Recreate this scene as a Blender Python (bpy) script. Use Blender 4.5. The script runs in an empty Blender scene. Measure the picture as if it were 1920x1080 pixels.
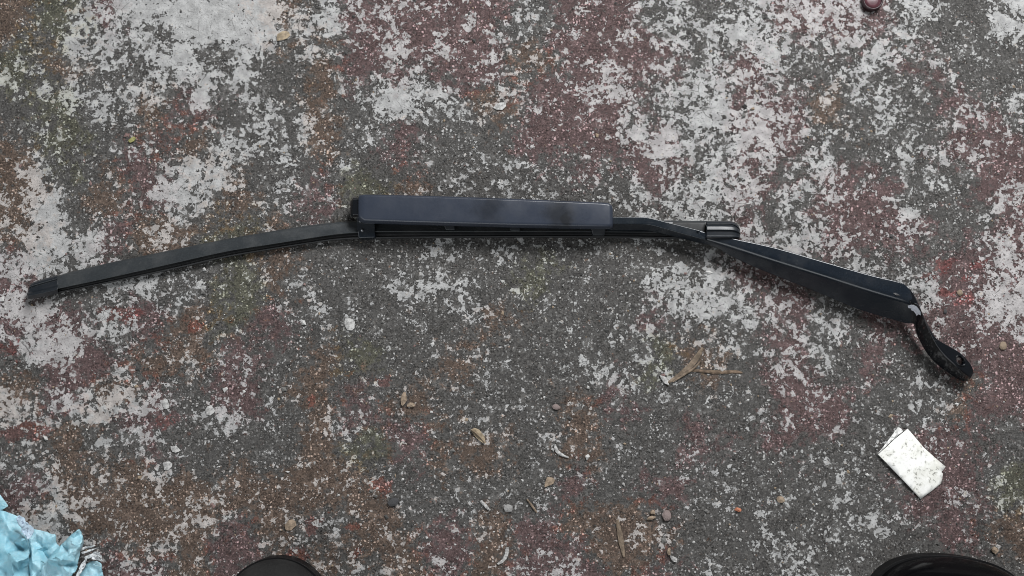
import bpy, bmesh, math, random
import numpy as np
from mathutils import Vector, Matrix, noise as mnoise
from mathutils.geometry import delaunay_2d_cdt

random.seed(7)
rng = np.random.default_rng(11)
scene = bpy.context.scene
C = scene.collection

# ------------------------------------------------------------------ camera
HFOV = math.radians(50.0)
DIST = 0.384 / math.tan(HFOV / 2)          # 768 mm of floor across the frame
TILT = math.radians(7.0)
cam_d = bpy.data.cameras.new('camera')
cam_d.angle = HFOV
cam_d.clip_start = 0.01
cam_d.clip_end = 60
cam = bpy.data.objects.new('camera', cam_d)
CAM = Vector((0, -DIST * math.sin(TILT), DIST * math.cos(TILT)))
cam.location = CAM
cam.rotation_euler = (TILT, 0, 0)
C.objects.link(cam)
scene.camera = cam

# ------------------------------------------------------------------ light
world = bpy.data.worlds.new('World')
scene.world = world
world.use_nodes = True
bg = world.node_tree.nodes['Background']
bg.inputs['Color'].default_value = (0.95, 0.975, 1.0, 1)
bg.inputs['Strength'].default_value = 0.12


def area_lamp(name, loc, target, size_x, size_y, power, color):
    d = bpy.data.lights.new(name, 'AREA')
    d.shape = 'RECTANGLE'
    d.size, d.size_y = size_x, size_y
    d.energy = power
    d.color = color
    o = bpy.data.objects.new(name, d)
    o.location = loc
    o.rotation_euler = (Vector(target) - Vector(loc)).to_track_quat('-Z', 'Y').to_euler()
    C.objects.link(o)
    return o


area_lamp('doorway_light', (0.60, 1.18, 1.36), (0.05, 0, 0), 0.85, 0.6, 56, (0.985, 0.99, 1.0))
area_lamp('rear_fill_light', (-1.25, -1.6, 1.5), (0, 0, 0), 3.6, 0.9, 31, (0.93, 0.97, 1.0))  # unseen broad source behind the viewer, added for the ridge highlights

scene.view_settings.view_transform = 'Standard'
scene.view_settings.look = 'None'
scene.view_settings.exposure = 0
scene.view_settings.gamma = 1
scene.view_settings.use_curve_mapping = False
scene.cycles.max_bounces = 6
scene.cycles.filter_width = 1.0

# ------------------------------------------------------------------ helpers
_ct, _st = math.cos(TILT), math.sin(TILT)
_k = math.tan(HFOV / 2) / 960.0


def at(px, py, z=0.0):
    """point of the place at height z that the photograph shows at (px, py)"""
    dx, dy = (px - 960) * _k, (540 - py) * _k
    d = Vector((dx, dy * _ct + _st, dy * _st - _ct))
    t = (z - CAM.z) / d.z
    return CAM + d * t


def to_px(x, y):
    """floor coordinates -> photograph pixels (arrays)"""
    vx, vy, vz = x, y - CAM.y, -CAM.z
    cx = vx
    cy = vy * _ct + vz * _st
    cz = -vy * _st + vz * _ct
    return 960 + cx / (-cz) / _k, 540 - cy / (-cz) / _k


def new_mat(name):
    m = bpy.data.materials.new(name)
    m.use_nodes = True
    nt = m.node_tree
    return m, nt, nt.nodes['Principled BSDF']


def nd(nt, typ, **kw):
    n = nt.nodes.new(typ)
    for k, v in kw.items():
        setattr(n, k, v)
    return n


def mth(nt, op, a, b=None, c=None, clamp=False):
    n = nd(nt, 'ShaderNodeMath', operation=op, use_clamp=clamp)
    for i, v in enumerate((a, b, c)):
        if v is None:
            continue
        if isinstance(v, (int, float)):
            n.inputs[i].default_value = v
        else:
            nt.links.new(v, n.inputs[i])
    return n.outputs[0]


def nz(nt, vec, scale, detail=4, rough=0.55, dist=0.0):
    n = nd(nt, 'ShaderNodeTexNoise')
    n.inputs['Scale'].default_value = scale
    n.inputs['Detail'].default_value = detail
    n.inputs['Roughness'].default_value = rough
    n.inputs['Distortion'].default_value = dist
    nt.links.new(vec, n.inputs['Vector'])
    return n.outputs['Fac']


def maprange(nt, v, a, b, c=0.0, d=1.0, smooth=True):
    n = nd(nt, 'ShaderNodeMapRange')
    if smooth:
        n.interpolation_type = 'SMOOTHSTEP'
    for k, x in (('From Min', a), ('From Max', b), ('To Min', c), ('To Max', d)):
        n.inputs[k].default_value = x
    nt.links.new(v, n.inputs['Value'])
    return n.outputs[0]


def mixc(nt, fac, a, b, blend='MIX'):
    n = nd(nt, 'ShaderNodeMix', data_type='RGBA', blend_type=blend)
    if isinstance(fac, (int, float)):
        n.inputs[0].default_value = fac
    else:
        nt.links.new(fac, n.inputs[0])
    for i, v in ((6, a), (7, b)):
        if isinstance(v, tuple):
            n.inputs[i].default_value = (*v, 1) if len(v) == 3 else v
        else:
            nt.links.new(v, n.inputs[i])
    return n.outputs[2]


def objcoord(nt):
    return nd(nt, 'ShaderNodeTexCoord').outputs['Object']


def plain(name, col, rough=0.6, spec=0.5, var=0.25, scale=300.0, bump=0.0, col2=None):
    """a solid-colour material with fine procedural mottling"""
    m, nt, b = new_mat(name)
    v = objcoord(nt)
    f = nz(nt, v, scale, 5, 0.6)
    lo = tuple(c * (1 - var) for c in col)
    hi = col2 if col2 else tuple(min(1, c * (1 + var)) for c in col)
    nt.links.new(mixc(nt, maprange(nt, f, 0.35, 0.65), lo, hi), b.inputs['Base Color'])
    b.inputs['Roughness'].default_value = rough
    b.inputs['Specular IOR Level'].default_value = spec
    if bump:
        bn = nd(nt, 'ShaderNodeBump')
        bn.inputs['Strength'].default_value = bump
        bn.inputs['Distance'].default_value = 0.001
        nt.links.new(f, bn.inputs['Height'])
        nt.links.new(bn.outputs[0], b.inputs['Normal'])
    return m


def mesh_obj(name, verts, faces, mat, parent=None, smooth=False, bevel=0.0, segs=3, angle=30, clamp=True):
    me = bpy.data.meshes.new(name)
    me.from_pydata([tuple(v) for v in verts], [], faces)
    bm = bmesh.new()
    bm.from_mesh(me)
    bmesh.ops.recalc_face_normals(bm, faces=bm.faces)
    bm.to_mesh(me)
    bm.free()
    me.update()
    o = bpy.data.objects.new(name, me)
    C.objects.link(o)
    if mat:
        me.materials.append(mat)
    if parent:
        o.parent = parent
    if smooth:
        for p in me.polygons:
            p.use_smooth = True
    if bevel:
        md = o.modifiers.new('bevel', 'BEVEL')
        md.width = bevel
        md.segments = segs
        md.limit_method = 'ANGLE'
        md.angle_limit = math.radians(angle)
        md.harden_normals = False
        md.use_clamp_overlap = clamp
        for p in me.polygons:
            p.use_smooth = True
        wn = o.modifiers.new('weighted', 'WEIGHTED_NORMAL')
        wn.keep_sharp = True
    return o


def thing(name, label, cat, loc=(0, 0, 0), group=None):
    o = bpy.data.objects.new(name, None)
    o.empty_display_size = 0.02
    C.objects.link(o)
    o.location = loc
    o['label'] = label
    o['category'] = cat
    if group:
        o['group'] = group
    return o


def tag(o, label, cat, group=None):
    o['label'] = label
    o['category'] = cat
    if group:
        o['group'] = group
    return o


def spline(rows, n):
    """Catmull-Rom through rows of points; n steps per span"""
    a = np.array(rows, float)
    out = []
    for i in range(len(a) - 1):
        p0, p1, p2, p3 = a[max(i - 1, 0)], a[i], a[i + 1], a[min(i + 2, len(a) - 1)]
        for k in range(n):
            t = k / n
            out.append(0.5 * (2 * p1 + (p2 - p0) * t + (2 * p0 - 5 * p1 + 4 * p2 - p3) * t * t
                              + (3 * p1 - p0 - 3 * p2 + p3) * t ** 3))
    out.append(a[-1])
    return np.array(out)


def loft(name, rings, mat, parent=None, bevel=0.0008, segs=3, angle=30, smooth=True, close=True):
    """closed rings (each a list of 3D points) skinned end to end, capped"""
    n = len(rings[0])
    verts = [tuple(p) for r in rings for p in r]
    faces = []
    for i in range(len(rings) - 1):
        for j in range(n):
            j2 = (j + 1) % n
            faces.append((i * n + j, i * n + j2, (i + 1) * n + j2, (i + 1) * n + j))
    if close:
        faces.append(tuple(range(n)))
        faces.append(tuple((len(rings) - 1) * n + j for j in range(n)))
    return mesh_obj(name, verts, faces, mat, parent, smooth=smooth, bevel=bevel, segs=segs, angle=angle)


def fillet(u, m, l, d, n=6):
    """rounded ridge: curve from the u side of m to its l side"""
    a = m + (u - m).normalized() * min(d, (u - m).length * .45)
    c = m + (l - m).normalized() * min(d, (l - m).length * .45)
    return [a * (1 - t) ** 2 + m * 2 * t * (1 - t) + c * t * t for t in np.linspace(0, 1, n)]


def prism(name, pts_top, z0, mat, parent=None, bevel=0.0006, segs=2):
    """outline (world points with their own z) dropped down to height z0"""
    n = len(pts_top)
    v = [tuple(p) for p in pts_top] + [(p[0], p[1], z0) for p in pts_top]
    f = [tuple(range(n)), tuple(range(2 * n - 1, n - 1, -1))]
    for i in range(n):
        j = (i + 1) % n
        f.append((i, j, n + j, n + i))
    return mesh_obj(name, v, f, mat, parent, bevel=bevel, segs=segs)


# ------------------------------------------------------------------ floor
# how much of the pale floor paint is left, one digit per 40 x 40 px of the photograph (9 = whole, 0 = gone)
PALE = [
 "1235679898999456" "4366433255432545" "5458566634652167",
 "1237776599989566" "4363344345433655" "5578566746641258",
 "1126665784586272" "2582635524524335" "4558845567554421",
 "6524455788681132" "2546224533456555" "4664543666424223",
 "4356556648382522" "5697742551356656" "8656546346532434",
 "1224633434318263" "2475346235334645" "6988655445444645",
 "1552224222573361" "4522111111114578" "7577645533444344",
 "1742244667763622" "4113514333242364" "5677657344455453",
 "3962242788832422" "3113251456244345" "6765366444542224",
 "4682332677234522" "3333333344344567" "7665354534532244",
 "3783424554225241" "3333333333334667" "7665465433543245",
 "5887714543222222" "2143545543243244" "4455675433222257",
 "7884633333333322" "1113532432243137" "4554445554644456",
 "5443468644322552" "1167762333231366" "7664554443583577",
 "8872443333222453" "4114345323232136" "7776545433453387",
 "5757664232321222" "3112323332223552" "4443446543343246",
 "2778241222231122" "2111413222222343" "2454455422233222",
 "2232252223442222" "1122223322355525" "2333444222243222",
 "7546787522432223" "2222222222222443" "3333343333353222",
 "7755565424653234" "3332232233222222" "2233533323433222",
 "2422556323432135" "3322225323322222" "2222224224342222",
 "4552433422241122" "2222222222322222" "2222222423333222",
 "3344442533422222" "3222222223222222" "2322222543333332",
 "3576444345433323" "3332334423222222" "3234524634333333",
 "4685443345333434" "3333332223233333" "2224523355222232",
 "3664434543344433" "4343424224233333" "1123432342322222",
 "2234444443321244" "4343423435634333" "1532363222222222",
]
# tint of the floor, one letter per 80 x 80 px: g grey, p maroon, b brown, o olive, r red
TINT = [
 "bopgggbgppppgppgggpppggg",
 "obgggggbppppbpppgpgggpgg",
 "gogbpggbgggbpppggppbggpg",
 "bogpbggbgpggppppgppgggpp",
 "bgbpgbgpobgggggpgpgppggp",
 "bgpbbobggggggggggpgpppgp",
 "pggggobgggggoggggppgggpp",
 "pprpbopggggbgggpggpgpppp",
 "rppbbpgbogbggggobgpgpgpp",
 "bpbpgpgbpbgggbpgggppggbp",
 "rbgpgggbopbbgbggpgpggppg",
 "pbbbbbbbbggggpgpgggggppo",
 "bgbbbpbrbbpbpbbbggggggpb",
 "ggppbpgbrbpbppbpgggggggg",
]
# small patches of the old red coat: centre px, half size px
RED = [(222, 590, 42, 16), (365, 613, 22, 10), (712, 912, 24, 18), (48, 808, 55, 16), (310, 792, 18, 7),
       (1770, 498, 20, 12), (1815, 520, 18, 9), (1742, 522, 14, 10), (1840, 500, 14, 9), (1778, 545, 16, 9), (585, 755, 12, 12), (655, 985, 14, 9), (672, 1030, 13, 8), (560, 1035, 16, 10),
       (20, 650, 22, 16), (75, 665, 16, 8), (715, 715, 16, 10), (1808, 562, 18, 9), (590, 985, 14, 14)]


def sample(grid, cell, px, py):
    h, w = grid.shape
    gx = np.clip(px / cell - 0.5, 0, w - 1.001)
    gy = np.clip(py / cell - 0.5, 0, h - 1.001)
    x0, y0 = gx.astype(int), gy.astype(int)
    fx, fy = gx - x0, gy - y0
    return (grid[y0, x0] * (1 - fx) * (1 - fy) + grid[y0, x0 + 1] * fx * (1 - fy)
            + grid[y0 + 1, x0] * (1 - fx) * fy + grid[y0 + 1, x0 + 1] * fx * fy)


def build_floor():
    xs = np.concatenate([[-6, -2, -1, -0.6], np.arange(-0.46, 0.4601, 0.004), [0.6, 1, 2, 6]])
    ys = np.concatenate([[-6, -2, -1, -0.5], np.arange(-0.30, 0.3001, 0.004), [0.5, 1, 2, 6]])
    gx, gy = np.meshgrid(xs, ys)
    nx, ny = len(xs), len(ys)
    v = np.stack([gx.ravel(), gy.ravel(), np.zeros(nx * ny)], 1)
    idx = np.arange(nx * ny).reshape(ny, nx)
    f = np.stack([idx[:-1, :-1], idx[:-1, 1:], idx[1:, 1:], idx[1:, :-1]], -1).reshape(-1, 4)
    me = bpy.data.meshes.new('floor')
    me.from_pydata(v.tolist(), [], f.tolist())
    px, py = to_px(v[:, 0], v[:, 1])
    # jitter where the maps are read so no grid line shows
    jx = np.array([mnoise.noise(Vector((a * 90, b * 90, 1.7))) for a, b in v[:, :2]]) * 16
    jy = np.array([mnoise.noise(Vector((a * 90, b * 90, 9.1))) for a, b in v[:, :2]]) * 16
    px2, py2 = px + jx, py + jy
    pale = np.array([[int(c) for c in r] for r in PALE], float) / 9.0
    pc = sample(pale, 40.0, px2, py2)
    jx2 = np.array([mnoise.noise(Vector((a * 45, b * 45, 4.2))) for a, b in v[:, :2]]) * 45
    jy2 = np.array([mnoise.noise(Vector((a * 45, b * 45, 6.6))) for a, b in v[:, :2]]) * 45
    att = {'pale': pc}
    for ch, nm in (('p', 'maroon'), ('b', 'brown'), ('o', 'olive'), ('r', 'redtint')):
        g = np.array([[1.0 if c == ch else 0.0 for c in r] for r in TINT])
        att[nm] = sample(g, 80.0, px2 + jx2, py2 + jy2)
    red = np.zeros(len(v))
    for cx, cy, rx, ry in RED:
        d = ((px2 - cx) / rx) ** 2 + ((py2 - cy) / ry) ** 2
        red = np.maximum(red, np.clip(1.6 - d, 0, 1))
    att['redcoat'] = np.maximum(red, att.pop('redtint') * 0.35)
    for k, a in att.items():
        at_ = me.attributes.new(k, 'FLOAT', 'POINT')
        at_.data.foreach_set('value', a.astype(np.float32))
    o = bpy.data.objects.new('floor', me)
    C.objects.link(o)
    o['kind'] = 'structure'
    o['label'] = 'worn concrete floor with flaking pale grey paint and old red and brown coats'

    m, nt, b = new_mat('worn_painted_concrete')
    L = nt.links
    pos = objcoord(nt)

    def attr(n):
        a = nd(nt, 'ShaderNodeAttribute', attribute_name=n)
        return a.outputs['Fac']
    # paint coverage
    warp = nd(nt, 'ShaderNodeTexNoise')
    warp.inputs['Scale'].default_value = 160
    warp.inputs['Detail'].default_value = 3
    L.new(pos, warp.inputs['Vector'])
    wv = nd(nt, 'ShaderNodeVectorMath', operation='MULTIPLY_ADD')
    L.new(warp.outputs['Color'], wv.inputs[0])
    wv.inputs[1].default_value = (0.004, 0.004, 0)
    L.new(pos, wv.inputs[2])
    pw = wv.outputs[0]
    wq = nd(nt, 'ShaderNodeTexNoise')
    wq.inputs['Scale'].default_value = 420
    wq.inputs['Detail'].default_value = 4
    wq.inputs['Roughness'].default_value = 0.65
    L.new(pos, wq.inputs['Vector'])
    wv2 = nd(nt, 'ShaderNodeVectorMath', operation='MULTIPLY_ADD')
    L.new(wq.outputs['Color'], wv2.inputs[0])
    wv2.inputs[1].default_value = (0.0042, 0.0042, 0)
    L.new(pos, wv2.inputs[2])
    pq = wv2.outputs[0]

    def cells(scale, ch, vec=None):
        v_ = nd(nt, 'ShaderNodeTexVoronoi')
        v_.voronoi_dimensions = '2D'
        v_.inputs['Scale'].default_value = scale
        L.new(vec or pq, v_.inputs['Vector'])
        s_ = nd(nt, 'ShaderNodeSeparateColor')
        L.new(v_.outputs['Color'], s_.inputs[0])
        return s_.outputs[ch], v_.outputs['Distance']
    n1 = nz(nt, pos, 48, 5, 0.6)
    n2 = nz(nt, pos, 300, 4, 0.62)
    n3 = nz(nt, pos, 150, 3, 0.6)
    ca, _ = cells(105, 0)
    cb, _ = cells(235, 1)
    cc_, _ = cells(480, 2)
    n = mth(nt, 'MULTIPLY', n1, 0.17)
    for x_, k_ in ((n2, 0.32), (n3, 0.21), (ca, 0.105), (cb, 0.11), (cc_, 0.085)):
        n = mth(nt, 'ADD', n, mth(nt, 'MULTIPLY', x_, k_))
    cov = attr('pale')
    shift = mth(nt, 'MULTIPLY', mth(nt, 'SUBTRACT', cov, 0.63), 0.25)
    shift = mth(nt, 'ADD', shift, mth(nt, 'MULTIPLY', mth(nt, 'MAXIMUM', mth(nt, 'SUBTRACT', cov, 0.74), 0.0), 0.22))
    lev = mth(nt, 'ADD', n, shift)
    paint = maprange(nt, lev, 0.498, 0.505)
    # shadow gap round the patches, painted as a darker band
    edge_shade = mth(nt, 'MULTIPLY', maprange(nt, lev, 0.462, 0.492), mth(nt, 'SUBTRACT', 1.0, paint))
    # loose pale specks ground into the concrete
    vor = nd(nt, 'ShaderNodeTexVoronoi')
    vor.inputs['Scale'].default_value = 420
    L.new(pw, vor.inputs['Vector'])
    sep = nd(nt, 'ShaderNodeSeparateColor')
    L.new(vor.outputs['Color'], sep.inputs[0])
    speck = mth(nt, 'MULTIPLY', maprange(nt, vor.outputs['Distance'], 0.42, 0.25),
                maprange(nt, sep.outputs[0], 0.62, 0.70))
    spread = maprange(nt, nz(nt, pos, 60, 4, 0.65), 0.40, 0.62)
    speck = mth(nt, 'MULTIPLY', speck, spread)
    vor2 = nd(nt, 'ShaderNodeTexVoronoi')
    vor2.inputs['Scale'].default_value = 760
    L.new(pos, vor2.inputs['Vector'])
    sep2 = nd(nt, 'ShaderNodeSeparateColor')
    L.new(vor2.outputs['Color'], sep2.inputs[0])
    speck2 = mth(nt, 'MULTIPLY', maprange(nt, vor2.outputs['Distance'], 0.45, 0.2),
                 maprange(nt, sep2.outputs[1], 0.62, 0.85))
    # concrete
    cfine = nz(nt, pos, 700, 4, 0.7)
    cmid = nz(nt, pos, 55, 5, 0.6)
    clum = mixc(nt, maprange(nt, cfine, 0.36, 0.64), (0.012, 0.0114, 0.0107), (0.098, 0.093, 0.087))
    clum = mixc(nt, maprange(nt, cmid, 0.35, 0.68), clum, mixc(nt, 0.5, clum, (0.075, 0.073, 0.07)))
    agg, aggd = cells(260, 0, pw)
    agc = mixc(nt, agg, (0.022, 0.0215, 0.021), (0.115, 0.111, 0.106))
    clum = mixc(nt, mth(nt, 'MULTIPLY', maprange(nt, aggd, 0.5, 0.3), 0.5), clum, agc)
    clum = mixc(nt, mth(nt, 'MULTIPLY', edge_shade, 0.45), clum, (0.032, 0.031, 0.030))
    clum = mixc(nt, mth(nt, 'MULTIPLY', speck2, mth(nt, 'ADD', 0.2, mth(nt, 'MULTIPLY', spread, 0.55))), clum, (0.33, 0.325, 0.32))
    clum = mixc(nt, speck, clum, (0.40, 0.395, 0.385))
    # ghost of an older, thinner grey coat
    ghost = mth(nt, 'MULTIPLY', maprange(nt, nz(nt, pq, 95, 4, 0.6), 0.53, 0.57), maprange(nt, lev, 0.42, 0.45))
    clum = mixc(nt, mth(nt, 'MULTIPLY', ghost, 0.45), clum, (0.165, 0.16, 0.152))
    # pits in the paint
    pit = maprange(nt, nz(nt, pos, 430, 3, 0.7), 0.405, 0.365)
    pcol = mixc(nt, maprange(nt, nz(nt, pos, 120, 5, 0.6), 0.35, 0.65), (0.285, 0.284, 0.28), (0.42, 0.419, 0.413))
    pcol = mixc(nt, mth(nt, 'MULTIPLY', pit, maprange(nt, cov, 0.75, 1.0, 0.85, 0.35)), pcol, (0.10, 0.098, 0.095))
    crk = nd(nt, 'ShaderNodeTexVoronoi', feature='DISTANCE_TO_EDGE')
    crk.inputs['Scale'].default_value = 62
    L.new(pw, crk.inputs['Vector'])
    crack = mth(nt, 'MULTIPLY', maprange(nt, crk.outputs['Distance'], 0.022, 0.008), maprange(nt, nz(nt, pos, 38, 3), 0.50, 0.60))
    pcol = mixc(nt, mth(nt, 'MULTIPLY', crack, 0.7), pcol, (0.08, 0.078, 0.074))
    col = mixc(nt, paint, clum, pcol)
    # old coats that tint whatever is left
    tn = nz(nt, pos, 150, 6, 0.75)
    one = (1, 1, 1)

    def tint(name, rgb, keep, lo=0.38):
        nonlocal col
        a = mth(nt, 'ADD', attr(name), mth(nt, 'MULTIPLY', mth(nt, 'SUBTRACT', tn, 0.5), 3.8))
        f_ = maprange(nt, a, lo, lo + 0.4)
        f_ = mth(nt, 'MULTIPLY', f_, mth(nt, 'SUBTRACT', 1.0, mth(nt, 'MULTIPLY', paint, keep)))
        col = mixc(nt, f_, col, mixc(nt, 1.0, col, rgb, 'MULTIPLY'))
    tint('maroon', (1.24, 0.87, 0.895), 0.88)
    tint('brown', (1.25, 0.95, 0.79), 0.74)
    tint('olive', (1.02, 1.04, 0.82), 0.6)
    ra = mth(nt, 'ADD', attr('redcoat'), mth(nt, 'MULTIPLY', mth(nt, 'SUBTRACT', n2, 0.5), 2.4))
    rf = mth(nt, 'MULTIPLY', maprange(nt, ra, 0.42, 0.75), mth(nt, 'SUBTRACT', 1.0, paint))
    col = mixc(nt, mth(nt, 'MULTIPLY', rf, 0.85), col, mixc(nt, 1.0, col, (1.42, 0.82, 0.79), 'MULTIPLY'))
    L.new(col, b.inputs['Base Color'])
    b.inputs['Roughness'].default_value = 0.85
    b.inputs['Specular IOR Level'].default_value = 0.25
    h = mth(nt, 'ADD', mth(nt, 'MULTIPLY', paint, 0.5), mth(nt, 'MULTIPLY', cfine, 0.7))
    h = mth(nt, 'ADD', h, mth(nt, 'MULTIPLY', speck, 0.4))
    bn = nd(nt, 'ShaderNodeBump')
    bn.inputs['Strength'].default_value = 0.9
    bn.inputs['Distance'].default_value = 0.0013
    L.new(h, bn.inputs['Height'])
    L.new(bn.outputs[0], b.inputs['Normal'])
    me.materials.append(m)
    return o


floor = build_floor()

# ------------------------------------------------------------------ materials of the wiper


def black_mat(name, col, rough, dust=0.0, bump=0.0, spec=0.5, coat=0.0):
    m, nt, b = new_mat(name)
    v = objcoord(nt)
    f = nz(nt, v, 55, 5, 0.65)
    g = nz(nt, v, 900, 3, 0.6)
    base = mixc(nt, maprange(nt, g, 0.35, 0.7), tuple(c * 0.85 for c in col), tuple(c * 1.15 for c in col))
    if dust:
        sp = maprange(nt, nz(nt, v, 420, 2, 0.5), 0.66, 0.74)
        d = mth(nt, 'ADD', mth(nt, 'MULTIPLY', maprange(nt, f, 0.4, 0.75), dust), mth(nt, 'MULTIPLY', sp, dust * 1.2))
        base = mixc(nt, d, base, (0.16, 0.155, 0.145))
    mp = nd(nt, 'ShaderNodeMapping')
    mp.inputs['Scale'].default_value = (40, 1300, 40)
    mp.inputs['Rotation'].default_value = (0, 0, 0.12)
    nt.links.new(v, mp.inputs['Vector'])
    scr = maprange(nt, nz(nt, mp.outputs[0], 1.0, 2, 0.5), 0.70, 0.76)
    base = mixc(nt, mth(nt, 'MULTIPLY', scr, 0.16), base, (0.20, 0.20, 0.20))
    nt.links.new(base, b.inputs['Base Color'])
    r = maprange(nt, f, 0.3, 0.7, rough * 0.82, min(1, rough * 1.2))
    nt.links.new(r, b.inputs['Roughness'])
    b.inputs['Specular IOR Level'].default_value = spec
    b.inputs['Coat Weight'].default_value = coat
    b.inputs['Coat Roughness'].default_value = 0.08
    if bump:
        bn = nd(nt, 'ShaderNodeBump')
        bn.inputs['Strength'].default_value = bump
        bn.inputs['Distance'].default_value = 0.0003
        nt.links.new(g, bn.inputs['Height'])
        nt.links.new(bn.outputs[0], b.inputs['Normal'])
    return m


M_spoiler = black_mat('spoiler_rubber', (0.026, 0.030, 0.033), 0.36, 0.10, 0.25)
M_rubber = black_mat('squeegee_rubber', (0.010, 0.011, 0.012), 0.6, 0.08, 0.2)
M_cap = black_mat('end_cap_plastic', (0.010, 0.013, 0.017), 0.36, 0.04)
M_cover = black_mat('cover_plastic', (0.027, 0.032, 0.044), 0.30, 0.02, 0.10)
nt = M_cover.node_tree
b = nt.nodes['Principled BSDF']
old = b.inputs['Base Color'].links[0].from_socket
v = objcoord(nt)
refl_dark = None  # dark reflections in the cover, painted as near-black spots
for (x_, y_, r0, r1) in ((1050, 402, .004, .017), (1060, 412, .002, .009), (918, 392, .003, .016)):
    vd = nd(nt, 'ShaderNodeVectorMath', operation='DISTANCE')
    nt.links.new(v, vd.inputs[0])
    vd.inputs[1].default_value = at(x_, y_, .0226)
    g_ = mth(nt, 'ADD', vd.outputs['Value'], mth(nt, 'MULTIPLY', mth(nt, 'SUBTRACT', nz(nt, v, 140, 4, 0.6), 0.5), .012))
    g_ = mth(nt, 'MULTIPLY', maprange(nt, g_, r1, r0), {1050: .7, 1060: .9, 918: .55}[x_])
    refl_dark = g_ if refl_dark is None else mth(nt, 'MAXIMUM', refl_dark, g_)
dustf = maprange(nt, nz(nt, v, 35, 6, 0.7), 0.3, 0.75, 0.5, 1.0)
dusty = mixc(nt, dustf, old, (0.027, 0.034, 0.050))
nt.links.new(mixc(nt, refl_dark, dusty, (0.007, 0.008, 0.010)), b.inputs['Base Color'])
M_paint = black_mat('arm_black_paint', (0.008, 0.012, 0.018), 0.2, 0.07)
M_rod = black_mat('rod_black_paint', (0.008, 0.012, 0.017), 0.25, 0.05)
M_gloss = black_mat('head_gloss_paint', (0.004, 0.005, 0.007), 0.10, 0.0, coat=0.3)
M_steel = plain('bare_steel', (0.42, 0.43, 0.45), 0.35, 0.5, 0.3, 900)
M_steel.node_tree.nodes['Principled BSDF'].inputs['Metallic'].default_value = 0.6
M_glint = plain('painted_glint', (0.62, 0.64, 0.70), 0.4, 0.5, 0.12, 500)  # pale colour of the painted highlight on the head
M_dark = black_mat('dark_recess', (0.004, 0.004, 0.005), 0.6)

# ------------------------------------------------------------------ the wiper
wp = at(960, 440, 0)
wiper = thing('windscreen_wiper', 'black car wiper arm with its bowed flat blade lying across the worn floor', 'wiper',
              (0, 0, 0))

# centre stations of the blade: x, top edge y, foot of the spoiler face y, rubber lip y
BL = [(104, 518, 542, 551), (193, 495.5, 523, 533), (300, 473, 499, 511), (420, 449, 472, 484), (500, 435, 459, 470),
      (570, 424, 448, 459), (640, 416, 438, 450), (720, 412, 434, 448), (900, 412, 434, 446), (1060, 412, 434, 446),
      (1200, 413, 435, 447), (1330, 414, 436, 449)]
bs = spline(BL, 5)


def tang(i, arr):
    a, b_ = arr[max(i - 1, 0)], arr[min(i + 1, len(arr) - 1)]
    t = np.array([b_[0] - a[0], ((b_[1] + b_[2]) - (a[1] + a[2])) / 2])
    return t / np.linalg.norm(t)


def blade_pt(i, f, z):
    """point across the blade: f = 0 top edge, 1 foot of the face, 2 rubber lip"""
    s = bs[i]
    t = tang(i, bs)
    nrm = np.array([-t[1], t[0]])
    y0, y1, y2 = s[1], s[2], s[3]
    mid = (y0 + y1) / 2
    y = y0 + (y1 - y0) * f if f <= 1 else y1 + (y2 - y1) * (f - 1)
    off = (y - mid) * t[0]              # perpendicular offset
    return at(s[0] + nrm[0] * off, mid + nrm[1] * off, z)


rings = []
for i in range(len(bs)):
    rings.append([blade_pt(i, 0.0, 0.0022), blade_pt(i, 0.0, 0.0048), blade_pt(i, 0.12, 0.0062), blade_pt(i, 0.45, 0.0070),
                  blade_pt(i, 0.8, 0.0085), blade_pt(i, 1.0, 0.0098), blade_pt(i, 1.10, 0.0088), blade_pt(i, 1.12, 0.0022)])
blade = loft('blade', rings, M_spoiler, wiper, bevel=0.0008, segs=3, angle=25)
blade['label'] = 'bowed black wiper blade with a dusty spoiler face'
rings = []
for i in range(len(bs)):
    rings.append([blade_pt(i, 1.05, 0.0012), blade_pt(i, 1.05, 0.0058), blade_pt(i, 1.45, 0.0062), blade_pt(i, 1.5, 0.0048),
                  blade_pt(i, 1.65, 0.0046), blade_pt(i, 1.7, 0.0058), blade_pt(i, 1.95, 0.0052), blade_pt(i, 2.0, 0.0012)])
loft('rubber_strip', rings, M_rubber, blade, bevel=0.0003, segs=2)
# end caps: left one slightly wider than the blade, ribbed along its length
CAPL = [(55.5, 536, 557.5, -7), (58, 532, 560, -6), (63, 529, 560.5, -4), (85, 522, 556, -1), (107, 515.5, 550, 2)]


def cap(st, zt):
    rr = []
    for (x, y0, y1, slope) in st:
        ring = []
        e = 0.8 if x == st[0][0] else 1.0
        for f, z in ((0, 0.0012), (0, 0.0062), (0.10, 0.0082), (0.2, 0.0080), (0.30, 0.0066), (0.55, 0.0076), (0.66, 0.0098),
                     (0.78, 0.0104), (0.86, 0.0090), (1.0, 0.0060), (1.0, 0.0012)):
            ring.append(at(x + slope * f, y0 + (y1 - y0) * f, 0.0012 + (z - 0.0012) * zt * e))
        rr.append(ring)
    return loft('end_cap', rr, M_cap, blade, bevel=0.0004, segs=2, angle=25)


cap(CAPL, 1.08)

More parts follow.
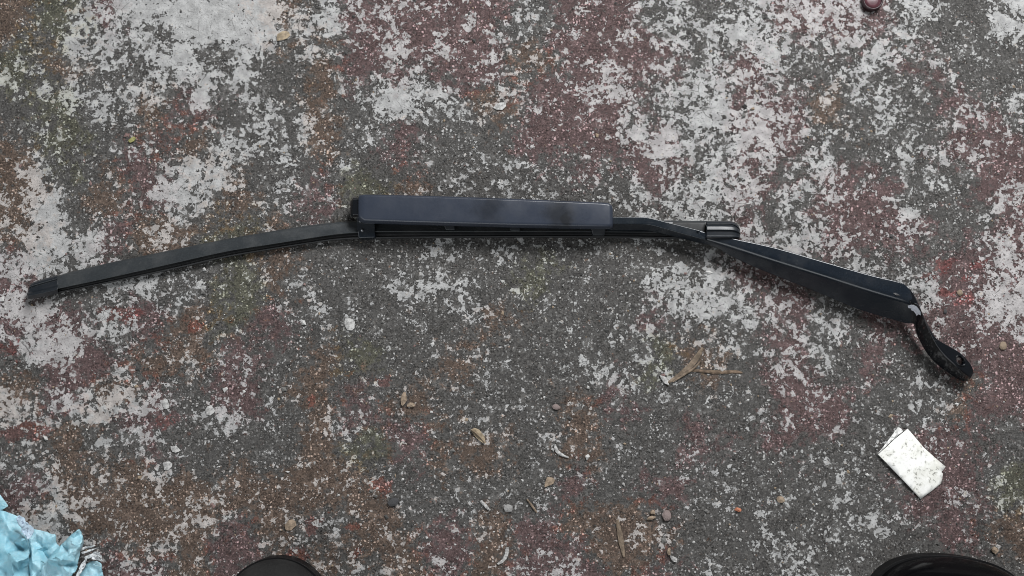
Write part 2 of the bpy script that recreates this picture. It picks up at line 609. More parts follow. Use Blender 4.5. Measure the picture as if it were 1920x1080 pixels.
# right end of the blade: a sleeve, a gap and the rounded cap
SLV = [(1262, 415.5, 440), (1290, 415.5, 442), (1322, 416, 444)]
rr = []
for (x, y0, y1) in SLV:
    rr.append([at(x, y0 + (y1 - y0) * f, z) for f, z in ((0, .002), (0, .0118), (.12, .0128), (.45, .0130), (.8, .0128), (1, .011), (1, .002))])
loft('sleeve', rr, M_rubber, blade, bevel=0.0004, segs=2, angle=25)
rr = []
for (x, y0, y1, h) in ((1324, 414.5, 449, 0.95), (1326, 414, 450, 1.0), (1352, 414, 450, 1.0), (1371, 414.5, 450, 1.0),
                       (1379, 418, 449, 0.97), (1385, 424, 448.5, 0.9), (1388, 430, 447.5, 0.75)):
    rr.append([at(x, y0 + (y1 - y0) * f, .002 + (z - .002) * h) for f, z in
               ((0, .002), (0, .014), (.06, .0180), (.14, .0190), (.2, .0182), (.30, .0206), (.46, .0210), (.54, .0194),
                (.78, .0192), (.84, .0202), (.9, .0190), (1, .015), (1, .002))])
loft('end_cap', rr, M_cap, blade, bevel=0.0004, segs=2, angle=25)
prism('retaining_tab', [at(1311, 431, .0158), at(1317, 431, .0162), at(1318, 448, .0158), at(1312, 448, .0155)], .004, M_cap, blade,
      bevel=0.0005)

# connector between blade and arm, at the left end of the cover
conn = prism('connector', [at(668, 404, .013), at(690, 402, .014), at(703, 420, .0125), at(704, 446, .0095), at(672, 447, .0095),
                           at(669, 425, .012)], .001, M_paint, wiper, bevel=0.001)
for (x, y, r, z) in ((675, 414.5, 2.3, .0136), (679, 432, 2.6, .0114)):
    rr = []
    c = at(x, y, z)
    for rad, dz in ((1.0, -.002), (1.0, .0003), (.6, .0010), (.1, .0013)):
        rr.append([c + Vector((math.cos(a) * r * rad * .0004, math.sin(a) * r * rad * .0004, dz)) for a in np.linspace(0, 2 * math.pi, 12, endpoint=False)])
    loft('rivet', rr, M_steel, conn, bevel=0)
# wire clip and small lugs along the underside of the cover
prism('lug', [at(832, 421, .0115), at(852, 421.5, .0115), at(853, 431, .0105), at(836, 431, .0105)], .004, M_cap, wiper, bevel=0.0004)
prism('lug', [at(957, 426, .0115), at(975, 426.5, .0115), at(975, 433, .0108), at(957, 433, .0108)], .004, M_cap, wiper, bevel=0.0004)
prism('lug', [at(1108, 428, .0125), at(1136, 428, .0125), at(1134, 441, .0105), at(1112, 441, .0105)], .004, M_cap, wiper, bevel=0.0005)

# arm cover: long tapering plate with soft rounded lower edge
cover_st = [(671, 371, 409), (674, 366, 415), (684, 364.5, 419), (760, 366, 421.5), (850, 368.5, 424), (960, 372.5, 427),
            (1060, 376.5, 429), (1128, 379.5, 430), (1141, 381, 430), (1147, 385, 429), (1149.5, 391, 427)]
rr = []
for k, (x, y0, y1) in enumerate(cover_st):
    h = {0: .72, 1: .93}.get(k, 1.0)
    if k == len(cover_st) - 1:
        h = .74
    if k == len(cover_st) - 2:
        h = .94
    zt = .0225
    ring = []
    arc = [(-11 + 11 * math.sin(t), 1, .0226 - .0062 * (1 - math.cos(t))) for t in np.linspace(0, math.pi / 2, 9)]
    for d, f, z in [(0, 0, .012), (0, 0, .0200), (.6, 0, .0214), (2.0, 0, .0224), (4.0, 0, .0227), (0, .45, .0228)] + arc + [(0, 1, .0105)]:
        ring.append(at(x, (y0 if f == 0 else y1 if f == 1 else y0 + (y1 - y0) * f) + d, .0105 + (z - .0105) * h))
    rr.append(ring)
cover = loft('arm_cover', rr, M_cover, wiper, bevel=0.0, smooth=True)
cover.modifiers.new('weighted', 'WEIGHTED_NORMAL')
cover['label'] = 'long smooth tapering plastic cover over the arm tip'
# dark nose that sticks out at the left of the cover
rr = []
for (x, y0, y1, h) in ((655.5, 383, 400, .5), (657, 377, 405, .8), (662, 371, 407, 1), (672, 370, 407, 1)):
    rr.append([at(x, y0 + (y1 - y0) * f, .009 + .0095 * h * g) for f, g in ((0, 0), (0, .8), (.12, 1), (.88, 1), (1, .8), (1, 0))])
loft('cover_nose', rr, M_gloss, cover, bevel=0.0004, segs=2)

# rod leading out of the cover, bending down to the channel: upper edge, ridge, lower edge
ROD = [(1140, 406.5, 420, 432, .0180), (1180, 406.5, 420, 432, .0180), (1208, 407, 420.5, 432, .0178), (1225, 410, 423, 434, .0178),
       (1245, 415, 428.5, 438.5, .0176), (1275, 422.5, 437, 446, .0172), (1312, 432, 447, 455, .0172), (1326, 436, 450.5, 459, .0166)]
rs = spline(ROD, 4)
rr = []
for (x, y0, y1, y2, z) in rs:
    u = at(x, y0, z + .0002)
    l = at(x, y2, z - .0075)
    mm = at(x, y1, z)
    ub, lb = Vector((u.x, u.y, z - .009)), Vector((l.x, l.y, z - .0095))
    rr.append([ub] + fillet(ub, u, mm, .0005, 4) + fillet(u, mm, l, .0008, 5) + fillet(mm, l, lb, .0004, 3) + [lb])
rod = loft('arm_rod', rr, M_rod, wiper, bevel=0)
rod.modifiers.new('weighted', 'WEIGHTED_NORMAL')

# channel of the arm: upper edge, ridge, lower edge
CH = [((1306, 431, .0155), (1306, 445, .0170), (1309, 453, .0110)),
      ((1350, 441, .0150), (1349, 456, .0170), (1345, 466, .0110)),
      ((1388, 449.5, .0160), (1383, 466, .0182), (1376, 484, .0085)),
      ((1456, 464.5, .0185), (1450, 487.5, .0208), (1440, 512, .0070)),
      ((1548, 491, .0205), (1540, 515, .0232), (1528, 547, .0065)),
      ((1630, 514.5, .0220), (1620, 540, .0250), (1608, 580, .0065)),
      ((1678, 526, .0225), (1680, 558.5, .0262), (1674, 600, .0070)),
      ((1696, 533, .0220), (1702, 565, .0264), (1700, 607, .0072)),
      ((1706, 543, .0205), (1714, 569, .0258), (1716, 606, .0085))]
cs = spline([[c for p in r for c in p] for r in CH], 4)
rr = []
for s in cs:
    s[2] = s[5] + .0006
    u, m, l = at(*s[0:3]), at(*s[3:6]), at(*s[6:9])
    lo = Vector((l.x, l.y + .0035, l.z - .0015))
    ub = Vector((u.x, u.y, max(.004, u.z - .014)))
    rr.append([ub] + fillet(ub, u, m, .0010, 4) + fillet(u, m, l, .0032) + fillet(m, l, lo, .0010, 4) + [lo])
chan = loft('arm_channel', rr, M_paint, wiper, bevel=0)
chan.modifiers.new('weighted', 'WEIGHTED_NORMAL')
chan['label'] = 'widening black steel channel with a worn bright ridge'
# dark slot of the hinge and its little bits
sl = [at(1674, 549, .0262), at(1680, 547, .0262), at(1693, 551, .0260), at(1695, 554, .0262), at(1680, 553.5, .0268)]
mesh_obj('hinge_slot', sl + [p - Vector((0, 0, .003)) for p in sl],
         [(0, 1, 2, 3, 4), (9, 8, 7, 6, 5)] + [(i, (i + 1) % 5, 5 + (i + 1) % 5, 5 + i) for i in range(5)], M_dark, chan)

# head: swan-necked strap down to the pivot hole: right edge, ridge, left foot
HD = [((1690, 533, .0200), (1706, 566, .0262), (1708, 604, .0090)),
      ((1706, 542, .0205), (1719, 570, .0262), (1716, 611, .0080)),
      ((1721, 566, .0205), (1728, 585, .0255), (1719, 626, .0070)),
      ((1731, 590, .0195), (1735, 604, .0240), (1727, 643, .0060)),
      ((1743, 613, .0180), (1746, 628, .0222), (1737, 661, .0050)),
      ((1756, 634, .0160), (1759, 651, .0204), (1750, 677, .0045)),
      ((1778, 648, .0145), (1774, 669, .0188), (1766, 691, .0040)),
      ((1800, 661, .0135), (1792, 685.5, .0172), (1784, 704, .0035)),
      ((1816, 677, .0128), (1806, 697, .0158), (1799, 713, .0035)),
      ((1824, 690, .0120), (1815, 704, .0146), (1808, 716, .0035)),
      ((1826, 699, .0105), (1821, 708, .0125), (1815, 715, .0040))]
hs = spline([[c for p in r for c in p] for r in HD], 5)
rr = []
for s in hs:
    s[2] = s[5] - .0006
    u, m, l = at(*s[0:3]), at(*s[3:6]), at(*s[6:9])
    lo = Vector((l.x, l.y + .002, max(.0005, l.z - .003)))
    ub = Vector((u.x, u.y, max(.001, u.z - .006)))
    rr.append([ub] + fillet(ub, u, m, .0008, 4) + fillet(u, m, l, .0018) + fillet(m, l, lo, .0010, 4) + [lo])
head = loft('mounting_head', rr, M_gloss, wiper, bevel=0)
head.modifiers.new('weighted', 'WEIGHTED_NORMAL')
head['label'] = 'glossy swan-necked mounting end with a pivot hole'
# pivot hole bored through the flat of the strap, with a raised collar
c = at(1801, 676, .0166)
q = Vector((0.10, 0.10, 0.99)).normalized().to_track_quat('Z', 'Y')
cut = loft('bore_cutter', [[c + q @ Vector((math.cos(a) * .0034, math.sin(a) * .0027, dz)) for a in np.linspace(0, 2 * math.pi, 28, endpoint=False)]
                           for dz in (-.012, .006)], M_gloss, None, bevel=0)
bo = head.modifiers.new('bore', 'BOOLEAN')
bo.object = cut
bo.operation = 'DIFFERENCE'
bo.solver = 'EXACT'
head.modifiers.move(len(head.modifiers) - 1, 0)
bpy.context.view_layer.update()
dg_ = bpy.context.evaluated_depsgraph_get()
baked = bpy.data.meshes.new_from_object(head.evaluated_get(dg_))
head.modifiers.clear()
head.data = baked
for p in baked.polygons:
    p.use_smooth = True
head.modifiers.new('weighted', 'WEIGHTED_NORMAL')
bpy.data.objects.remove(cut)
rr = []
for rad, dz in ((.0046, -.0012), (.0045, .0003), (.0041, .0006), (.0036, .0004), (.0034, -.0006)):
    rr.append([c + q @ Vector((math.cos(a) * rad, math.sin(a) * rad * .8, dz)) for a in np.linspace(0, 2 * math.pi, 28, endpoint=False)])
hole = loft('pivot_collar', rr, M_gloss, head, bevel=0, close=False)
# bright highlight on the shoulder of the head, painted as a pale patch
ch_o = [(1702, 573), (1709, 571.5), (1716, 573), (1721, 577), (1726, 585), (1726.5, 591), (1722, 589), (1719, 592), (1716.5, 587),
        (1713, 583), (1708, 581), (1709, 578), (1703, 577)]
from mathutils.bvhtree import BVHTree


def drape(targets, pts):
    """drop outline points on to the surfaces of the given objects along the line of view"""
    dg = bpy.context.evaluated_depsgraph_get()
    trees = [BVHTree.FromObject(t, dg) for t in targets]
    out = []
    for (x, y) in pts:
        d = (at(x, y, 0) - CAM).normalized()
        best = None
        for t in trees:
            hit, n, i, ds = t.ray_cast(CAM, d)
            if hit and (best is None or ds < best[1]):
                best = (hit, ds, n)
        out.append(best)
    return out


bpy.context.view_layer.update()
hits = drape([head, chan], ch_o + [(1715, 579)])
if all(hits):
    top = [h[0] + h[2] * .00022 for h in hits]
    bot = [h[0] - h[2] * .0003 for h in hits]
    n = len(ch_o)
    fc = [(i, (i + 1) % n, n) for i in range(n)]
    fc += [(i, (i + 1) % n, n + 1 + (i + 1) % n, n + 1 + i) for i in range(n)]
    mesh_obj('glint_patch', top + bot, fc, M_glint, head)['label'] = 'pale patch painted on as the bright highlight of the glossy shoulder'

# ------------------------------------------------------------------ white paper label on the floor
m_paper, nt, b = new_mat('dirty_white_paper')
v = objcoord(nt)
sp = maprange(nt, nz(nt, v, 380, 4, 0.7), 0.54, 0.63)
sm = maprange(nt, nz(nt, v, 90, 5, 0.65), 0.42, 0.68)
d = mth(nt, 'MULTIPLY', sp, mth(nt, 'ADD', mth(nt, 'MULTIPLY', sm, 0.75), 0.10))
pc = mixc(nt, mth(nt, 'MULTIPLY', sm, 0.6), (0.80, 0.80, 0.77), (0.56, 0.56, 0.49))
pc = mixc(nt, d, pc, (0.13, 0.125, 0.11))
nt.links.new(pc, b.inputs['Base Color'])
b.inputs['Roughness'].default_value = 0.38
b.inputs['Specular IOR Level'].default_value = 0.5

paper = thing('paper_label', 'folded dirty white paper label lying on the floor below the wiper head', 'paper', at(1710, 870, 0))


def sheet(name, outline, height, mat, parent, inner=(), thick=0.0003, smooth=False):
    """sheet of the given outline [(px,py)], height(x, y) in mm above the floor, real thickness"""
    pts = [Vector((p[0], p[1])) for p in outline] + [Vector(p) for p in inner]
    n = len(outline)
    edges = [(i, (i + 1) % n) for i in range(n)]
    vs, es, fs, _, _, _ = delaunay_2d_cdt(pts, edges, [list(range(n))], 1, 1e-6)
    w = [at(p.x, p.y, height(p.x, p.y)) for p in vs]
    if parent:
        off = parent.location
        w = [p - off for p in w]
    me = bpy.data.meshes.new(name)
    me.from_pydata([tuple(p) for p in w], [], [tuple(f) for f in fs])
    bm = bmesh.new()
    bm.from_mesh(me)
    bmesh.ops.recalc_face_normals(bm, faces=bm.faces)
    if bm.faces and sum(f.normal.z for f in bm.faces) < 0:
        bmesh.ops.reverse_faces(bm, faces=bm.faces)
    bm.to_mesh(me)
    bm.free()
    me.materials.append(mat)
    o = bpy.data.objects.new(name, me)
    C.objects.link(o)
    o.parent = parent
    md = o.modifiers.new('thickness', 'SOLIDIFY')
    md.thickness = thick
    md.offset = -1
    if smooth:
        for p in me.polygons:
            p.use_smooth = True
    return o


def grid_in(outline, step, jit=0.25):
    xs = [p[0] for p in outline]
    ys = [p[1] for p in outline]
    out = []
    y = min(ys) + step / 2
    while y < max(ys):
        x = min(xs) + step / 2
        while x < max(xs):
            q = (x + random.uniform(-jit, jit) * step, y + random.uniform(-jit, jit) * step)
            if inside(q, outline, 1.5):
                out.append(q)
            x += step
        y += step
    return out


def inside(p, poly, margin=0.0):
    c = False
    n = len(poly)
    for i in range(n):
        (x1, y1), (x2, y2) = poly[i], poly[(i + 1) % n]
        if (y1 > p[1]) != (y2 > p[1]) and p[0] < (x2 - x1) * (p[1] - y1) / (y2 - y1) + x1:
            c = not c
        if margin:
            l2 = (x2 - x1) ** 2 + (y2 - y1) ** 2
            t = max(0, min(1, ((p[0] - x1) * (x2 - x1) + (p[1] - y1) * (y2 - y1)) / l2))
            if math.hypot(p[0] - x1 - t * (x2 - x1), p[1] - y1 - t * (y2 - y1)) < margin:
                return False
    return c


pol = [(1646, 852), (1660, 840), (1678, 823), (1702, 804), (1717, 821), (1732, 839), (1752, 857), (1773, 875), (1769, 881),
       (1765, 885), (1768, 888), (1767, 897), (1764, 907), (1745, 922), (1726, 936), (1706, 914), (1686, 893), (1664, 870)]


def paper_h(x, y):
    u = (x - 1646) * .65 + (y - 852) * .76
    w_ = (x - 1646) * .76 - (y - 852) * .65
    return .0013 + .0011 * math.sin(u * .026 + .4) + .0008 * math.sin(w_ * .05) + .0004 * mnoise.noise(Vector((x * .06, y * .06, 3)))


sheet('sheet', pol, paper_h, m_paper, paper, grid_in(pol, 9), smooth=True)
flap = [(1645.5, 851), (1658, 835), (1671, 818), (1684, 800), (1690, 804), (1694, 808), (1676, 823), (1660, 838)]
m_flap = plain('crumpled_paper_fold', (0.62, 0.62, 0.60), 0.5, 0.4, 0.35, 420)
sheet('folded_flap', flap, lambda x, y: .0026 + .0012 * mnoise.noise(Vector((x * .2, y * .2, 8))), m_flap, paper, grid_in(flap, 7))

# ------------------------------------------------------------------ crumpled blue wrapper, bottom left
m_blue, nt, b = new_mat('light_blue_film')
v = objcoord(nt)
bc = mixc(nt, maprange(nt, nz(nt, v, 60, 4, 0.6), 0.35, 0.68), (0.26, 0.53, 0.63), (0.40, 0.63, 0.71))
nt.links.new(bc, b.inputs['Base Color'])
b.inputs['Roughness'].default_value = 0.28
b.inputs['Subsurface Weight'].default_value = 0.15
b.inputs['Subsurface Radius'].default_value = (0.002, 0.004, 0.005)
bn = nd(nt, 'ShaderNodeBump')
bn.inputs['Strength'].default_value = 0.7
bn.inputs['Distance'].default_value = 0.0012
nt.links.new(nz(nt, v, 120, 6, 0.7, 2.5), bn.inputs['Height'])
nt.links.new(bn.outputs[0], b.inputs['Normal'])
m_print, nt, b = new_mat('printed_white_strip')
v = objcoord(nt)
wv = nd(nt, 'ShaderNodeTexVoronoi')
wv.inputs['Scale'].default_value = 330
nt.links.new(v, wv.inputs['Vector'])
pr = maprange(nt, nz(nt, v, 520, 2, 0.6), 0.56, 0.62)
nt.links.new(mixc(nt, mth(nt, 'MULTIPLY', pr, 0.75), (0.42, 0.54, 0.64), (0.14, 0.18, 0.26)), b.inputs['Base Color'])
b.inputs['Roughness'].default_value = 0.4

wrap = thing('crumpled_wrapper', 'crumpled light blue plastic wrapper in the bottom left corner', 'wrapper', at(60, 1040, 0))


def crumple(outline, zb, amp, step, seed, mat, name, low_edge=True):
    random.seed(seed)
    hs_ = {}

    def h(x, y):
        k = (round(x, 1), round(y, 1))
        if k not in hs_:
            e = 1.0
            on = any(abs(x - p[0]) < .6 and abs(y - p[1]) < .6 for p in outline)
            fold = abs(mnoise.noise(Vector((x * .022, y * .030, seed)))) * 1.6
            hs_[k] = zb + amp * (fold + random.uniform(-.16, .28)) * (0.25 if on and low_edge else 1.0)
        return max(.0008, hs_[k])
    o = sheet(name, outline, h, mat, wrap, grid_in(outline, step * .95, .42), .0003, True)
    cr = o.data.attributes.new('crease_edge', 'FLOAT', 'EDGE')
    cnt = {}
    for p in o.data.polygons:
        for k in p.edge_keys:
            cnt[k] = cnt.get(k, 0) + 1
    cr.data.foreach_set('value', np.array([1.0 if cnt.get(tuple(sorted(e.vertices)), 0) < 2 else random.choice((0, .5, .8, .95, 1))
                                           for e in o.data.edges], np.float32))
    sd = o.modifiers.new('soften', 'SUBSURF')
    sd.levels = sd.render_levels = 3
    while o.modifiers[0].name != 'soften':
        o.modifiers.move(1, 0)
    if 'w_vor' not in bpy.data.textures:
        t1 = bpy.data.textures.new('w_vor', 'VORONOI')
        t1.noise_scale = .011
        t1.weight_1, t1.weight_2 = -1, 1
        t2 = bpy.data.textures.new('w_cloud', 'CLOUDS')
        t2.noise_scale = .004
    for nm, st_ in (('w_vor', .0032), ('w_cloud', .0014)):
        dm = o.modifiers.new(nm, 'DISPLACE')
        dm.texture = bpy.data.textures[nm]
        dm.texture_coords = 'GLOBAL'
        dm.strength = st_
        dm.mid_level = .3
    for k_ in range(2):
        o.modifiers.move(len(o.modifiers) - 1, 1)
    return o


crumple([(-160, 930), (-60, 915), (0, 928), (8, 937), (15, 949), (4, 956), (-10, 960), (-80, 990)], .006, .010, 15, 3, m_blue, 'film_fold')
crumple([(-160, 985), (-60, 962), (2, 955), (18, 962), (34, 968), (42, 985), (50, 1005), (58, 1030), (56, 1060), (60, 1100), (50, 1170),
         (-90, 1190), (-180, 1100)], .005, .020, 17, 5, m_blue, 'film_fold')
crumple([(52, 1000), (62, 992), (80, 995), (104, 1002), (107, 1018), (113, 1024), (120, 1060), (112, 1110), (70, 1160), (52, 1120),
         (56, 1050)], .004, .016, 14, 8, m_blue, 'film_fold')
crumple([(86, 1052), (100, 1034), (116, 1020), (130, 1004), (149, 989), (155, 1000), (159, 1018), (152, 1034), (146, 1060), (138, 1075),
         (128, 1120), (90, 1140), (80, 1090)], .009, .016, 12, 12, m_blue, 'film_fold')
crumple([(158, 1062), (168, 1052), (182, 1050), (190, 1058), (193, 1072), (198, 1110), (190, 1150), (130, 1160), (132, 1110), (146, 1082)],
        .004, .014, 12, 15, m_blue, 'film_fold')
crumple([(30, 974), (35, 966), (46, 972), (56, 984), (64, 994), (60, 1003), (52, 1011), (47, 1004), (40, 992)], .019, .004, 9, 19, m_print, 'printed_strip', False)
m_white = plain('torn_white_film', (0.52, 0.54, 0.55), 0.45, 0.5, 0.4, 600)
for k, (x0, y0, x1, y1, w_) in enumerate(((150, 1031, 176, 1024, 4), (152, 1037, 184, 1028, 4), (158, 1046, 188, 1036, 5),
                                          (150, 1068, 166, 1042, 5), (144, 1082, 158, 1056, 6), (172, 1046, 192, 1050, 6), (176, 1036, 190, 1044, 4))):
    dx, dy = x1 - x0, y1 - y0
    l = math.hypot(dx, dy)
    nx_, ny_ = -dy / l * w_ / 2, dx / l * w_ / 2
    o_ = [(x0 - nx_, y0 - ny_), ((x0 + x1) / 2 - nx_ * 1.3, (y0 + y1) / 2 - ny_ * 1.3), (x1 - nx_ * .5, y1 - ny_ * .5), (x1 + nx_ * .5, y1 + ny_ * .5),
          ((x0 + x1) / 2 + nx_, (y0 + y1) / 2 + ny_), (x0 + nx_, y0 + ny_)]
    crumple(o_, .007 + .0012 * k, .004, 8, 30 + k, m_white, 'torn_strip', False)
random.seed(99)

# ------------------------------------------------------------------ shoe toes at the bottom edge


def make_shoe(label, toe_px, width, turn, m_up, m_so, blunt):
    z_s = .020
    base = at(toe_px[0], toe_px[1], .02)
    t = thing('shoe', label, 'shoe', (base.x, base.y, 0), 'toes of the two shoes at the bottom edge')
    t.rotation_euler.z = math.radians(turn)
    # distance from the tip, half width factor, height of the upper
    L_, p_ = blunt
    st = []
    for d in (0, .001, .003, .006, .010, .016, .024, .034, .046, .060, .090, .120, .150, .190, .230, .258, .270):
        w_ = (1 - (1 - min(d / L_, 1)) ** p_) ** (1 / p_)
        w_ = max(w_, .10) * np.interp(d, [0, .09, .15, .23, .258, .27], [1, 1, .84, .76, .66, .45])
        st.append((d, w_, .024 + np.interp(d, [0, .004, .012, .03, .06, .12, .15, .27], [0, .010, .020, .032, .042, .062, .074, .076])))
    ss = spline(st, 3)
    rr = []
    for (d, w_, h) in ss:
        ring = []
        for a in np.linspace(0, math.pi, 15):
            ca, sa = math.cos(a), math.sin(a)
            e = .62
            x = math.copysign(abs(ca) ** e, ca) * width / 2 * w_ * .97
            z = z_s + (h - z_s) * abs(sa) ** .75
            ring.append(Vector((x, -d - .001, z)))
        ring += [Vector((width / 2 * w_ * .8, -d - .001, z_s - .004)), Vector((-width / 2 * w_ * .8, -d - .001, z_s - .004))][::-1]
        rr.append(ring)
    up = loft('upper', rr, m_up, t, bevel=0)
    rr = []
    for (d, w_, h) in ss:
        x = width / 2 * w_ * 1.015
        z0 = .004 * max(0, 1 - d / .05)
        rr.append([Vector((-x * .96, -d, z0)), Vector((-x, -d, z_s)),
                   Vector((x, -d, z_s)), Vector((x * .96, -d, z0))])
    loft('sole', rr, m_so, t, bevel=.0015, segs=2)
    # seam of the toe cap
    rr = []
    for a in np.linspace(.12, math.pi - .12, 30):
        ca, sa = math.cos(a), math.sin(a)
        d = .052 - .012 * sa
        w_ = np.interp(d, ss[:, 0], ss[:, 1])
        h = np.interp(d, ss[:, 0], ss[:, 2])
        p = Vector((math.copysign(abs(ca) ** .62, ca) * width / 2 * w_ * .97, -d, z_s + (h - z_s) * abs(sa) ** .75))
        rr.append([p + Vector((0, math.cos(b_) * .0012, math.sin(b_) * .0012)) for b_ in np.linspace(0, 2 * math.pi, 6, endpoint=False)])
    loft('seam', rr, m_so, up, bevel=0)
    return t


m_shoe = black_mat('shoe_leather_black', (0.002, 0.002, 0.0025), 0.16, 0.0, spec=0.14)
m_shoe2 = black_mat('shoe_fabric_grey', (0.012, 0.012, 0.012), 0.8, 0.08, 0.5, spec=0.25)
m_sole = black_mat('shoe_sole_rubber', (0.004, 0.004, 0.0045), 0.5, 0.0, spec=0.2)
make_shoe('glossy black blunt shoe toe at the bottom right corner', (1784, 1042), .112, -4, m_shoe, m_sole, (.034, 2.3))
make_shoe('dull dark grey shoe toe at the bottom edge left of centre', (510, 1046), .082, 5, m_shoe2, m_sole, (.050, 2.1))

# ------------------------------------------------------------------ loose debris
m_pale = plain('pale_paint_flake', (0.36, 0.355, 0.345), 0.85, 0.25, 0.35, 450, 0.8)
m_tan = plain('tan_chip', (0.24, 0.185, 0.135), 0.75, 0.3, 0.3, 400, 0.4)
m_pink = plain('pinkish_stone', (0.22, 0.175, 0.165), 0.7, 0.3, 0.25, 500, 0.5)
m_leaf = plain('dry_leaf', (0.28, 0.225, 0.155), 0.7, 0.3, 0.35, 300, 0.4)
m_olive = plain('olive_leaf', (0.26, 0.25, 0.10), 0.7, 0.3, 0.3, 300, 0.4)
m_wood = plain('dry_bark', (0.13, 0.095, 0.068), 0.85, 0.2, 0.45, 260, 0.8)
m_wood2 = plain('split_wood', (0.165, 0.128, 0.095), 0.8, 0.2, 0.35, 260, 0.8)
m_darkstone = plain('dark_stone', (0.05, 0.05, 0.052), 0.6, 0.4, 0.3, 500, 0.5)
m_orange = plain('orange_chip', (0.36, 0.14, 0.08), 0.7, 0.3, 0.3, 500)


def flake(name, label, cat, px, py, w_, h_, rot, mat, thick=.0008, n=9, jag=.22, group=None, lift=.0004):
    """thin irregular flake; size in px of the photograph"""
    c0 = at(px, py, 0)
    verts = []
    a0 = math.radians(rot)
    ring = []
    for i in range(n):
        a = 2 * math.pi * i / n + random.uniform(-.2, .2)
        r = 1 + random.uniform(-jag, jag)
        x, y = math.cos(a) * w_ / 2 * r * .0004, math.sin(a) * h_ / 2 * r * .0004
        ring.append((x * math.cos(a0) - y * math.sin(a0), x * math.sin(a0) + y * math.cos(a0)))
    top = [Vector((x, y, lift + thick + random.uniform(-.2, .5) * thick)) for x, y in ring]
    mid = Vector((0, 0, lift + thick * 1.5))
    bot = [Vector((x * .93, y * .93, max(.0001, lift))) for x, y in ring]
    v = top + [mid] + bot
    f = [(i, (i + 1) % n, n) for i in range(n)] + [(i, n + 1 + i, n + 1 + (i + 1) % n, (i + 1) % n) for i in range(n)]
    f.append(tuple(n + 1 + i for i in range(n - 1, -1, -1)))
    o = mesh_obj(name, v, f, mat)
    o.location = c0
    return tag(o, label, cat, group)


def pebble(name, label, px, py, w_, h_, rot, mat, hz=.45, group=None, cat='pebble'):
    bm = bmesh.new()
    bmesh.ops.create_icosphere(bm, subdivisions=2, radius=1)
    sd = random.uniform(0, 50)
    for v in bm.verts:
        v.co *= 1 + .22 * mnoise.noise(v.co * 1.7 + Vector((sd, 0, 0)))
    me = bpy.data.meshes.new(name)
    bm.to_mesh(me)
    bm.free()
    me.materials.append(mat)
    o = bpy.data.objects.new(name, me)
    C.objects.link(o)
    s = .0002
    o.scale = (w_ * s, h_ * s, min(w_, h_) * s * hz)
    o.rotation_euler.z = math.radians(rot)
    o.location = at(px, py, 0) + Vector((0, 0, min(w_, h_) * s * hz * .8))
    return tag(o, label, cat, group)


def splinter(name, label, cat, pts, widths, mat, parent=None, z=.0006, thick=.0010, seed=1):
    rr = []
    sp_ = spline([(x, y, w_) for (x, y), w_ in zip(pts, widths)], 4)
    for i, (x, y, w_) in enumerate(sp_):
        a = sp_[max(i - 1, 0)]
        b_ = sp_[min(i + 1, len(sp_) - 1)]
        t = Vector((b_[0] - a[0], b_[1] - a[1])).normalized()
        nx_, ny_ = -t.y, t.x
        w2 = w_ / 2 * (1 + .25 * mnoise.noise(Vector((i * .7, seed, 0))))
        zz = z + .0006 * mnoise.noise(Vector((i * .5, seed * 3, 5)))
        rr.append([at(x + nx_ * w2, y + ny_ * w2, .0004), at(x + nx_ * w2 * .9, y + ny_ * w2 * .9, zz + thick * .6), at(x + nx_ * w2 * .2, y + ny_ * w2 * .2, zz + thick),
                   at(x - nx_ * w2 * .4, y - ny_ * w2 * .4, zz + thick * .75), at(x - nx_ * w2, y - ny_ * w2, zz + thick * .4), at(x - nx_ * w2, y - ny_ * w2, .0004)])
    o = loft(name, rr, mat, parent, bevel=0, smooth=False)
    if label:
        tag(o, label, cat)
    return o


twig = thing('bark_twig', 'forked strip of brown bark below the middle of the wiper arm', 'twig', (0, 0, 0))
splinter('stem', None, None, [(1252, 718), (1272, 705), (1293, 688), (1308, 668), (1318, 652)], [4, 9, 11, 10, 5], m_wood2, twig, seed=2)
splinter('branch', None, None, [(1296, 694), (1320, 696), (1350, 698), (1378, 697), (1392, 699)], [5, 6, 7, 6, 3], m_wood, twig, seed=5, z=.0002, thick=.0007)
splinter('sliver', None, None, [(1262, 716), (1282, 703), (1302, 690), (1314, 676)], [2.5, 4, 4, 2], m_wood2, twig, seed=8, z=.0012, thick=.0008)
splinter('wood_splinter', 'long flat tan wood splinter near the bottom edge right of centre', 'splinter',
         [(1157, 974), (1161, 995), (1165, 1018), (1170, 1044)], [6, 9, 10, 4], m_wood2, seed=11)
splinter('grass_stalk', 'short dry stalk beside the pale pebble at lower centre', 'stalk', [(988, 936), (996, 946), (1003, 956), (1007, 962)], [3, 4, 4, 2], m_wood2, seed=13)
splinter('paint_curl', 'white curled paint strip left of the small pale pebble', 'paint flake', [(901, 939), (907, 945), (912, 950), (916, 955)], [4, 6, 6, 4], m_pale, seed=15)
splinter('paint_curl', 'white hooked paint curl at the bottom edge right of centre', 'paint flake', [(951, 1026), (950, 1038), (944, 1050), (933, 1058)], [6, 7, 6, 4], m_pale, seed=17)
splinter('paint_curl', 'thin broken white paint curl right of the tan leaf fragment', 'paint flake', [(1040, 833), (1044, 845), (1054, 853), (1066, 858)], [4, 7, 5, 3], m_pale, seed=19)

